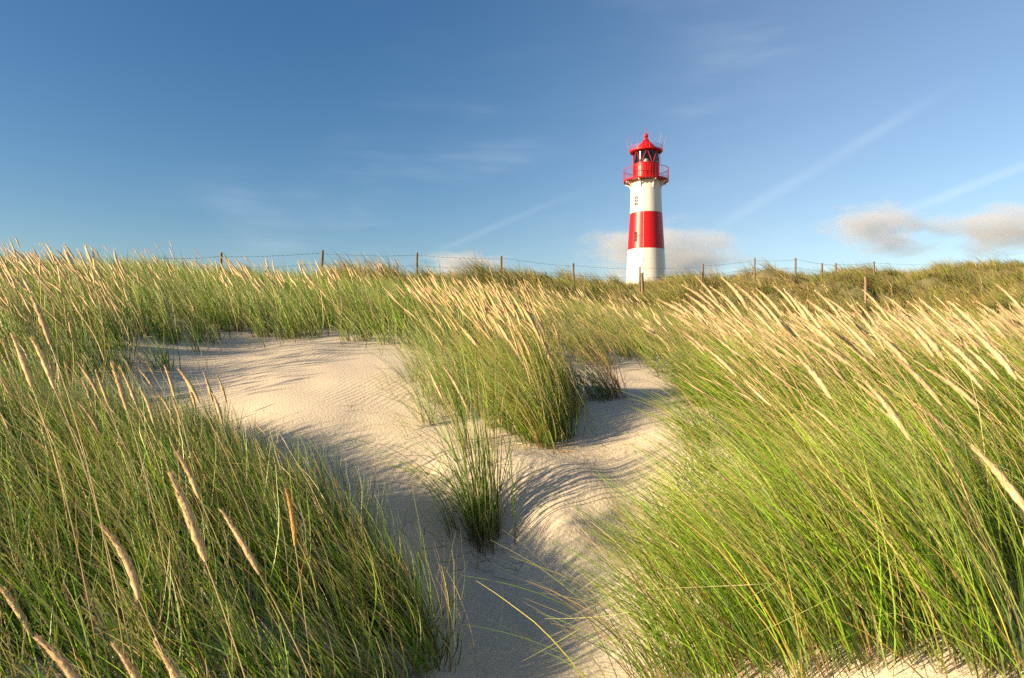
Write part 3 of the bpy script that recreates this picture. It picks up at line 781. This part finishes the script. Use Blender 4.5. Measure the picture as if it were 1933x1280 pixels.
# plate seams with rivets and a lightning cable
mb = MB()
mb.tube([pol(TR(z) + .012, -8.5, z) for z in np.linspace(4.5, HZ(350), 14)], .011, 5)
for z in np.arange(5.0, HZ(350), 1.05): mb.box(pol(TR(z) + .015, -8.5, z), (.03, 0, 0), (0, .02, 0), (0, 0, .03))
mb.build('lightning_cable', M_steel, lh)
mb = MB()
for z in (HZ(449), HZ(491)):
    mb.lathe([(TR(z - .02) + .002, z - .025), (TR(z) + .010, z - .012), (TR(z) + .010, z + .012), (TR(z + .02) + .001, z + .025)], 72, (LX, LY))
mb.build('plate_seam', M_white, lh).data.materials.append(M_red)
sm = bpy.data.objects['plate_seam'].data
for f in sm.polygons:
    if f.center.z > HZ(472): f.material_index = 1
mb = MB()
for z in np.arange(HZ(446), HZ(407), .085):
    c = pol(TR(z) + .006, 49, z); mb.box(c, (.013, 0, 0), (0, .013, 0), (0, 0, .016))
mb.build('rivet_row', M_frame, lh, False)
# arched windows, six panes each
def arch_window(ang, zc, h, w):
    n = pol(1, ang, 0) - Vector((LX, LY, 0)); n.z = 0; n.normalize()
    s = Vector((-n.y, n.x, 0))
    r0 = TR(zc) - .02
    lean = (TR(zc + .5) - TR(zc - .5))
    def P(u, v, d): return Vector((LX, LY, zc)) + n * (r0 + d + lean * v) + s * u + Vector((0, 0, v))
    def outline(g):
        pts = [(-w / 2 + g, -h / 2 + g), (w / 2 - g, -h / 2 + g)]
        cz = h / 2 - w / 2
        for k in range(0, 9):
            a = math.pi * k / 8; pts.append(((w / 2 - g) * math.cos(a), cz + (w / 2 - g) * math.sin(a)))
        return pts
    fr = MB()
    o, i = outline(0), outline(.02)
    va = [fr.bm.verts.new(P(u, v, .055)) for u, v in o]; vb = [fr.bm.verts.new(P(u, v, .055)) for u, v in i]; vc = [fr.bm.verts.new(P(u, v, -.06)) for u, v in o]; vd = [fr.bm.verts.new(P(u, v, -.0)) for u, v in i]
    m = len(va)
    for k in range(m):
        j = (k + 1) % m
        fr.bm.faces.new((va[k], va[j], vb[j], vb[k])); fr.bm.faces.new((vc[k], vc[j], va[j], va[k])); fr.bm.faces.new((vb[k], vb[j], vd[j], vd[k]))
    for v in (-h / 6 - .0, h / 6 - .02): fr.box(P(0, v, .035), s * (w / 2 - .02), n * .02, Vector((0, 0, .014)))
    fr.box(P(0, 0, .037), s * .014, n * .02, Vector((0, 0, h / 2 - .02)))
    f = fr.build('window', M_frame, lh, False)
    g = MB(); g.bm.faces.new([g.bm.verts.new(P(u, v, .028)) for u, v in outline(.02)])
    g.build('pane', M_pane, f, False)
    return f
arch_window(-36.5, HZ(383.2), .86, .36)
w2 = arch_window(-36.5, HZ(450.3), .86, .36); w2.data.materials[0] = M_red
# gallery
zd = HZ(341.5)
GR = 1.87
MB().lathe([(1.1, zd - .13), (GR - .10, zd - .12), (GR - .02, zd - .10), (GR, zd - .02), (GR - .02, zd), (1.0, zd)], 64, (LX, LY)).build('gallery_floor', M_red, lh)
for k in range(8):
    a = -19 + 45 * k
    mb = MB()
    zt, zb = zd - .155, zd - .78
    mb.tube([pol(1.28, a, zt), pol(GR - .07, a, zt)], .04, 6)
    mb.tube([pol(TR(zb) + .02, a, zb), pol(1.29, a, zt)], .04, 6)
    arc = []
    for i in range(9):
        q = i / 8 * math.pi / 2
        arc.append(pol(1.29 + .50 * (1 - math.cos(q)), a, zb + .03 + (zt - zb - .05) * math.sin(q)))
    mb.tube(arc, .042, 6)
    mb.lathe([(.001, zt - .10), (.045, zt - .06), (.05, zt - .03), (.03, zt + .0)], 8, tuple(pol(GR - .1, a, 0))[:2])
    mb.build('bracket', M_cream, lh)
zr_ = HZ(321)
mb = MB()
def ring(mb, r, z, t, n=64, seg=5):
    pts = [(LX + r * math.cos(2 * math.pi * i / n), LY + r * math.sin(2 * math.pi * i / n), z) for i in range(n + 1)]
    mb.tube(pts, t, seg, False)
ring(mb, GR - .02, zr_, .024)
ring(mb, GR - .03, zd + .10, .012)
mb.build('railing', M_redrail, lh)
mb = MB()
for k in range(44):
    a = 360 / 44 * k
    mb.tube([pol(GR - .02, a, zd - .01), pol(GR - .02, a, zr_)], .012 if k % 4 else .02, 4)
mb.build('railing_baluster', M_redrail, lh)
# lantern room
LR = 1.09
zg0, zg1 = HZ(311.5), HZ(287.5)
MB().lathe([(LR, zd + .001), (LR, zd + .06), (LR - .02, zd + .07), (LR - .02, zg0 - .09), (LR + .01, zg0 - .07), (LR + .02, zg0), (LR - .08, zg0 + .002)], 64, (LX, LY)).build('lantern_wall', M_red, lh)
mb = MB()
for k in range(36):
    a = 10 * k
    n = (pol(1, a, 0) - pol(0, a, 0)); n.normalize(); s = Vector((-n.y, n.x, 0))
    mb.box(pol(LR - .012, a, (zd + .07 + zg0 - .09) / 2), n * .018, s * .016, Vector((0, 0, (zg0 - zd - .18) / 2)))
mb.build('wall_rib', M_red, lh, False)
n = pol(1, 18, 0) - pol(0, 18, 0); s = Vector((-n.y, n.x, 0))
MB().box(pol(LR - .0, 6, zd + .36), (pol(1, 6, 0) - pol(0, 6, 0)) * .015, s * .20, Vector((0, 0, .27))).build('door', M_red, lh, False)
MB().lathe([(LR - .05, zg0), (LR - .05, zg1)], 64, (LX, LY)).build('lantern_glass', M_glass, lh)
NB = 7
for k in range(NB):
    for sgn in (-1, 1):
        a0 = 360 / NB * k + 4
        MB().tube([pol(LR - .015, a0 + 1.5 * sgn, zg1 - .02), pol(LR - .015, a0 + sgn * (180 / NB - 3), zg0)], .028, 6).build('glazing_bar', M_redrail, lh)
# inside: dark ceiling, landward blackout screen, lens
MB().lathe([(.01, zg1 - .02), (LR - .08, zg1 - .02)], 40, (LX, LY)).build('lantern_ceiling', M_dark, lh)
a0, a1 = toward + R(100), toward + R(300)
MB().lathe([(LR - .12, zg1 - .03), (LR - .12, zg0 + .40)], 40, (LX, LY), a0, a1).build('blackout_screen', M_dark, lh)
MB().lathe([(LR - .14, zg1 - .03), (LR - .14, zg0 + .01)], 30, (LX, LY), toward + R(188), toward + R(262)).build('curtain', M_steel, lh)
prof = []
for i in range(15):
    z = zg0 + .10 + .40 * i / 14; prof.append((.16 + .08 * math.sin(math.pi * i / 14) + (.02 if i % 2 else 0), z))
MB().lathe([(.16, zg0 - .1), (.16, zg0 + .12)] + prof + [(.05, zg0 + .53)], 24, (LX, LY)).build('lens', M_lens, lh, False)
# roof
ze = HZ(288.5)
zz = lambda py: HZ(py)
roof = [(LR - .06, zg1 - .03), (1.10, ze - .06), (1.30, ze - .02), (1.36, ze + .04), (1.37, ze + .12), (1.32, ze + .12), (1.26, ze + .05), (1.02, ze + .14),
        (.95, zz(282)), (.66, zz(276)), (.42, zz(270.5)), (.29, zz(267)), (.20, zz(265)), (.24, zz(264.6)), (.24, zz(264)), (.16, zz(263.2)), (.125, zz(262)), (.11, zz(261))]
MB().lathe(roof, 64, (LX, LY)).build('roof', M_red, lh)
MB().lathe([(.10, zz(261.2)), (.12, zz(260.3)), (.185, zz(258.6)), (.20, zz(257.2)), (.18, zz(255.6)), (.11, zz(253.6)), (.06, zz(252.4)), (.035, zz(251)), (.03, zz(250.5)), (.001, zz(250.4))], 24, (LX, LY)).build('ball_finial', M_red, lh)
MB().tube([(LX, LY, zz(251)), (LX, LY, zz(241)), (LX, LY, zz(237.5))], [.028, .022, .008], 6).build('lightning_rod', M_redrail, lh)
mb = MB()
for q, z in enumerate((ze + .17, ze + .29, ze + .41)): ring(mb, 1.36 + .035 * q, z, .014, 48, 4)
mb.build('roof_railing', M_redrail, lh)
for k in range(10):
    a = 36 * k + 12
    MB().tube([pol(1.345, a, ze + .02), pol(1.45, a, ze + .46), pol(1.66, a, ze + 1.28)], [.015, .012, .008], 5).build('spike_rod', M_redrail, lh)
MB().tube([pol(LR + .06, 84, zg0 + .05), pol(LR + .06, 84, zg1 - .1)], .02, 5).build('handrail', M_redrail, lh)

# ------------------------------------------------------------------ fence
FP = [(300,481,19.9),(418,477,21.0),(609,472.5,22.3),(787,477,23.6),(946,483,25.0),(1082,497,26.3),(1208,503,27.6),(1327,498,29.0),(1425,487,30.2),(1502,487,31.5),(1578,497,33.8),(1650,494,36.5),(1760,497,40)]
fn = empty('wire_fence', W(946, 483, 25.0)[:2] + (2.0,))
tag(fn, 'barbed wire fence on wooden posts running along the dune crest before the lighthouse', 'fence')
def post_mesh(mb, top, r, lean=(0, 0)):
    zb = float(height(np.array([top[0]]), np.array([top[1]]))[0]) - .3
    zb = min(zb, top[2] - 1.0)
    pts = []
    for i in range(6):
        t = i / 5
        pts.append((top[0] + lean[0] * (t - 1) + rng.normal(0, .004), top[1] + lean[1] * (t - 1), zb + (top[2] - zb) * t))
    mb.tube(pts, [r * 1.08, r * 1.05, r, r * 1.02, r * .98, r * .9], 9)
tops = [np.array(W(*q)) for q in FP]
for i, t in enumerate(tops[:-1]):
    if i == 0: continue
    mb = MB(); post_mesh(mb, t, .039 + .006 * rng.random(), (rng.normal(0, .03), 0)); mb.build('post', M_wood, fn, True, 50)
for drop, sag in ((.10, .05), (.45, .06), (.86, .05)):
    mb = MB()
    for a, b in zip(tops[:-1], tops[1:]):
        pts = []
        off = np.array([0, -.055, -drop])
        a2, b2 = a + off + (0, 0, rng.normal(0, .02)), b + off + (0, 0, rng.normal(0, .02))
        for i in range(15):
            t = i / 14
            q = a2 * (1 - t) + b2 * t; q[2] -= sag * rng.uniform(.6, 1) * 4 * t * (1 - t) * .9; pts.append(q)
        mb.tube(pts, .0035, 4)
        nb = 20
        for i in range(1, nb):
            t = i / nb; q = np.array([np.interp(t * 14, range(15), [p[c] for p in pts]) for c in range(3)])
            for _ in range(2):
                dv = rng.normal(0, 1, 3); dv = dv / np.linalg.norm(dv) * .028
                mb.tube([q - dv, q + dv], .0035, 3)
    mb.build('barbed_wire', M_wire, fn, False)
# loose posts
PG = 'loose short posts by the fence'
def lone_post(px, py, Y, r, lab, mat=M_wood, hgt=1.0):
    t = np.array(W(px, py, Y)); mb = MB(); post_mesh(mb, t, r)
    tag(mb.build('wooden_post', mat, None, True, 50), lab, 'post', PG)
lone_post(1212.5, 515.5, 27.2, .058, 'short thick wooden post leaning against a taller one before the lighthouse')
lone_post(1325, 513, 28.7, .04, 'short post stub beside the taller fence post just right of the lighthouse')
lone_post(1551.5, 497, 32.2, .05, 'wooden post standing alone in front of the fence on the right dunes')
lone_post(1574, 512, 33.4, .04, 'low dark stub next to a taller fence post on the right dunes')
lone_post(1634, 523, 23.5, .042, 'pale bare stake sunk in the scrub below the fence on the right', M_paleWood)

# ------------------------------------------------------------------ clouds
def cloud_mat(name, dens, seed, scale):
    m, nt, out = new_mat(name)
    v = nt.nodes.new('ShaderNodeVolumePrincipled')
    v.inputs['Color'].default_value = (.64, .65, .70, 1); v.inputs['Anisotropy'].default_value = .0
    tc = nt.nodes.new('ShaderNodeTexCoord')
    n = nt.nodes.new('ShaderNodeTexNoise'); n.noise_dimensions = '4D'; n.inputs['W'].default_value = seed
    n.inputs['Scale'].default_value = scale; n.inputs['Detail'].default_value = 7; n.inputs['Roughness'].default_value = .6
    nt.links.new(tc.outputs['Object'], n.inputs['Vector'])
    # soft falloff towards the edge of the domain ellipsoids
    at = nt.nodes.new('ShaderNodeVectorMath'); at.operation = 'LENGTH'
    nt.links.new(tc.outputs['Object'], at.inputs[0])
    fall = nt.nodes.new('ShaderNodeMapRange'); fall.inputs[1].default_value = 1.0; fall.inputs[2].default_value = .15; fall.inputs[3].default_value = -.30; fall.inputs[4].default_value = .19
    nt.links.new(at.outputs['Value'], fall.inputs[0])
    ad = nt.nodes.new('ShaderNodeMath'); ad.operation = 'ADD'
    nt.links.new(n.outputs['Fac'], ad.inputs[0]); nt.links.new(fall.outputs[0], ad.inputs[1])
    rg = nt.nodes.new('ShaderNodeMapRange'); rg.inputs[1].default_value = .44; rg.inputs[2].default_value = .62; rg.inputs[4].default_value = dens
    nt.links.new(ad.outputs[0], rg.inputs[0])
    nt.links.new(rg.outputs[0], v.inputs['Density']); nt.links.new(v.outputs[0], out.inputs['Volume'])
    return m
# each cloud is one puff of vapour: a unit lump scaled to its size
def cloud(px, py, wpx, hpx, Y, lab, dens, seed, scale):
    bm = bmesh.new(); bmesh.ops.create_icosphere(bm, subdivisions=4, radius=1.0)
    for v in bm.verts: v.co *= .96 + .05 * math.sin(v.co.x * 5 + seed) * math.cos(v.co.z * 4)
    me = bpy.data.meshes.new('cloud'); bm.to_mesh(me); bm.free()
    o = link('cloud', me, cloud_mat('cloud_vapour', dens, seed, scale))
    o.location = W(px, py, Y); o.scale = (wpx / 2 / FOC * Y, wpx / 2.6 / FOC * Y, hpx / 2 / FOC * Y)
    tag(o, lab, 'cloud', 'clouds low over the dunes')
cloud(880, 505, 260, 110, 1500, 'small pale cloud just above the dune crest, left of the lighthouse', .016, 1.3, 2.6)
cloud(1250, 482, 520, 190, 1500, 'soft grey white cloud directly behind the lighthouse', .010, 4.1, 2.9)
cloud(1650, 430, 330, 150, 1500, 'pale cloud with a rounded top on the right side of the sky', .012, 7.7, 2.6)
cloud(1890, 435, 420, 170, 1500, 'wide pale cloud at the right edge of the sky', .012, 9.2, 2.8)
cloud(1700, 470, 230, 60, 1500, 'faint low cloud shred beneath the larger clouds on the right', .006, 12.4, 2.2)

# ------------------------------------------------------------------ light
SUN_AZ, SUN_EL = 248.0, 17.0     # clockwise from straight ahead
sd = Vector((math.sin(R(SUN_AZ)) * math.cos(R(SUN_EL)), math.cos(R(SUN_AZ)) * math.cos(R(SUN_EL)), math.sin(R(SUN_EL))))
sl = bpy.data.lights.new('sun', 'SUN'); sl.energy = 5.0; sl.angle = R(.95); sl.color = (1.0, .78, .49)
so = bpy.data.objects.new('sun', sl); COL.objects.link(so); so.rotation_euler = sd.to_track_quat('Z', 'Y').to_euler()

w = bpy.data.worlds.new('World'); scene.world = w; w.use_nodes = True
nt = w.node_tree; nt.nodes.clear()
out = nt.nodes.new('ShaderNodeOutputWorld'); bg = nt.nodes.new('ShaderNodeBackground'); bg.inputs['Strength'].default_value = .052
sky = nt.nodes.new('ShaderNodeTexSky'); sky.sky_type = 'NISHITA'; sky.sun_disc = False
sky.sun_elevation = R(SUN_EL); sky.sun_rotation = R(SUN_AZ); sky.altitude = 0; sky.air_density = 1.0; sky.dust_density = .6; sky.ozone_density = 2.0
gm = nt.nodes.new('ShaderNodeNewGeometry')
def vmath(op, a, b):
    n = nt.nodes.new('ShaderNodeVectorMath'); n.operation = op
    for i, q in enumerate((a, b)):
        if isinstance(q, tuple): n.inputs[i].default_value = q
        else: nt.links.new(q, n.inputs[i])
    return n
def smath(op, a, b=0.0, c=0.0):
    n = nt.nodes.new('ShaderNodeMath'); n.operation = op
    for i, q in enumerate((a, b, c)):
        if isinstance(q, (int, float)): n.inputs[i].default_value = q
        else: nt.links.new(q, n.inputs[i])
    return n.outputs[0]
def mrange(x, a, b, c, d):
    n = nt.nodes.new('ShaderNodeMapRange'); n.interpolation_type = 'SMOOTHSTEP'
    nt.links.new(x, n.inputs[0])
    for i, q in enumerate((a, b, c, d)): n.inputs[i + 1].default_value = q
    return n.outputs[0]
tcw = nt.nodes.new('ShaderNodeTexCoord'); DIR = tcw.outputs['Generated']
def dotd(v):
    v = Vector(v).normalized()
    return vmath('DOT_PRODUCT', DIR, tuple(v)).outputs['Value']
hs = nt.nodes.new('ShaderNodeHueSaturation'); hs.inputs['Saturation'].default_value = 1.30; hs.inputs['Hue'].default_value = .503
nt.links.new(sky.outputs[0], hs.inputs['Color'])
# skylight is strongly polarised a quarter turn from the sun: deep blue there
pol_ = mrange(dotd((-.62, .66, .42)), .40, 1.0, 1.16, .94)
nt.links.new(mrange(dotd((-.62, .66, .42)), .45, .95, 1.02, 1.30), hs.inputs['Saturation'])
ml_ = vmath('SCALE', hs.outputs[0], (0, 0, 0)); nt.links.new(pol_, ml_.inputs['Scale'])
# thin cirrus and two old contrails
def noise(scale, stretch, detail=5, rough=.55, rot=(0, 0, 0)):
    mp = nt.nodes.new('ShaderNodeMapping'); mp.inputs['Scale'].default_value = stretch; mp.inputs['Rotation'].default_value = rot
    nt.links.new(DIR, mp.inputs[0])
    n = nt.nodes.new('ShaderNodeTexNoise'); n.inputs['Scale'].default_value = scale; n.inputs['Detail'].default_value = detail; n.inputs['Roughness'].default_value = rough
    nt.links.new(mp.outputs[0], n.inputs['Vector']); return n.outputs['Fac']
ci = smath('MULTIPLY', mrange(noise(2.2, (1, 1, 2.5), 3), .48, .72, 0, 1), mrange(noise(5, (.6, 1, 4.5), 6, .6, (0, R(14), 0)), .42, .8, 0, .12))
wob = smath('MULTIPLY_ADD', noise(7, (1, 1, 1), 3), .016, -.008)
def trail(p1, p2, wdt, amp):
    a, b = Vector(W(*p1, 1)).normalized(), Vector(W(*p2, 1)).normalized()
    nrm = a.cross(b).normalized(); mid = (a + b).normalized()
    half = a.dot(mid)
    d = smath('ABSOLUTE', smath('ADD', dotd(nrm), wob))
    band = mrange(d, 0, wdt, 1, 0)
    return smath('MULTIPLY', smath('MULTIPLY', band, mrange(dotd(mid), half - .012, half + .01, 0, amp)), mrange(noise(9, (1, 1, 1), 4), .3, .7, .5, 1))
tt = smath('ADD', trail((1380, 415), (1720, 212), .013, .075), trail((1725, 392), (1990, 290), .010, .15))
tt = smath('ADD', tt, trail((850, 462), (990, 405), .008, .07))
cov = smath('ADD', ci, tt)
cm = nt.nodes.new('ShaderNodeMix'); cm.data_type = 'RGBA'; cm.inputs['B'].default_value = (10.5, 10.8, 11.2, 1)
nt.links.new(cov, cm.inputs['Factor']); nt.links.new(ml_.outputs[0], cm.inputs['A'])
nt.links.new(cm.outputs['Result'], bg.inputs['Color']); nt.links.new(bg.outputs[0], out.inputs[0])

# ------------------------------------------------------------------ camera
cam = bpy.data.cameras.new('camera'); co = bpy.data.objects.new('camera', cam); COL.objects.link(co)
co.location = (0, 0, 0); co.rotation_euler = (R(90), 0, 0)
cam.sensor_width = 36; cam.lens = FOC / 1933 * 36; cam.shift_x = (966.5 - CX) / 1933; cam.shift_y = (HY - 640) / 1933
cam.clip_start = .05; cam.clip_end = 9000
scene.camera = co
scene.view_settings.view_transform = 'Standard'; scene.view_settings.look = 'None'
scene.view_settings.gamma = 1; scene.view_settings.exposure = 1.5
scene.cycles.use_denoising = False; scene.cycles.volume_bounces = 2; scene.cycles.max_bounces = 6; scene.cycles.transparent_max_bounces = 12
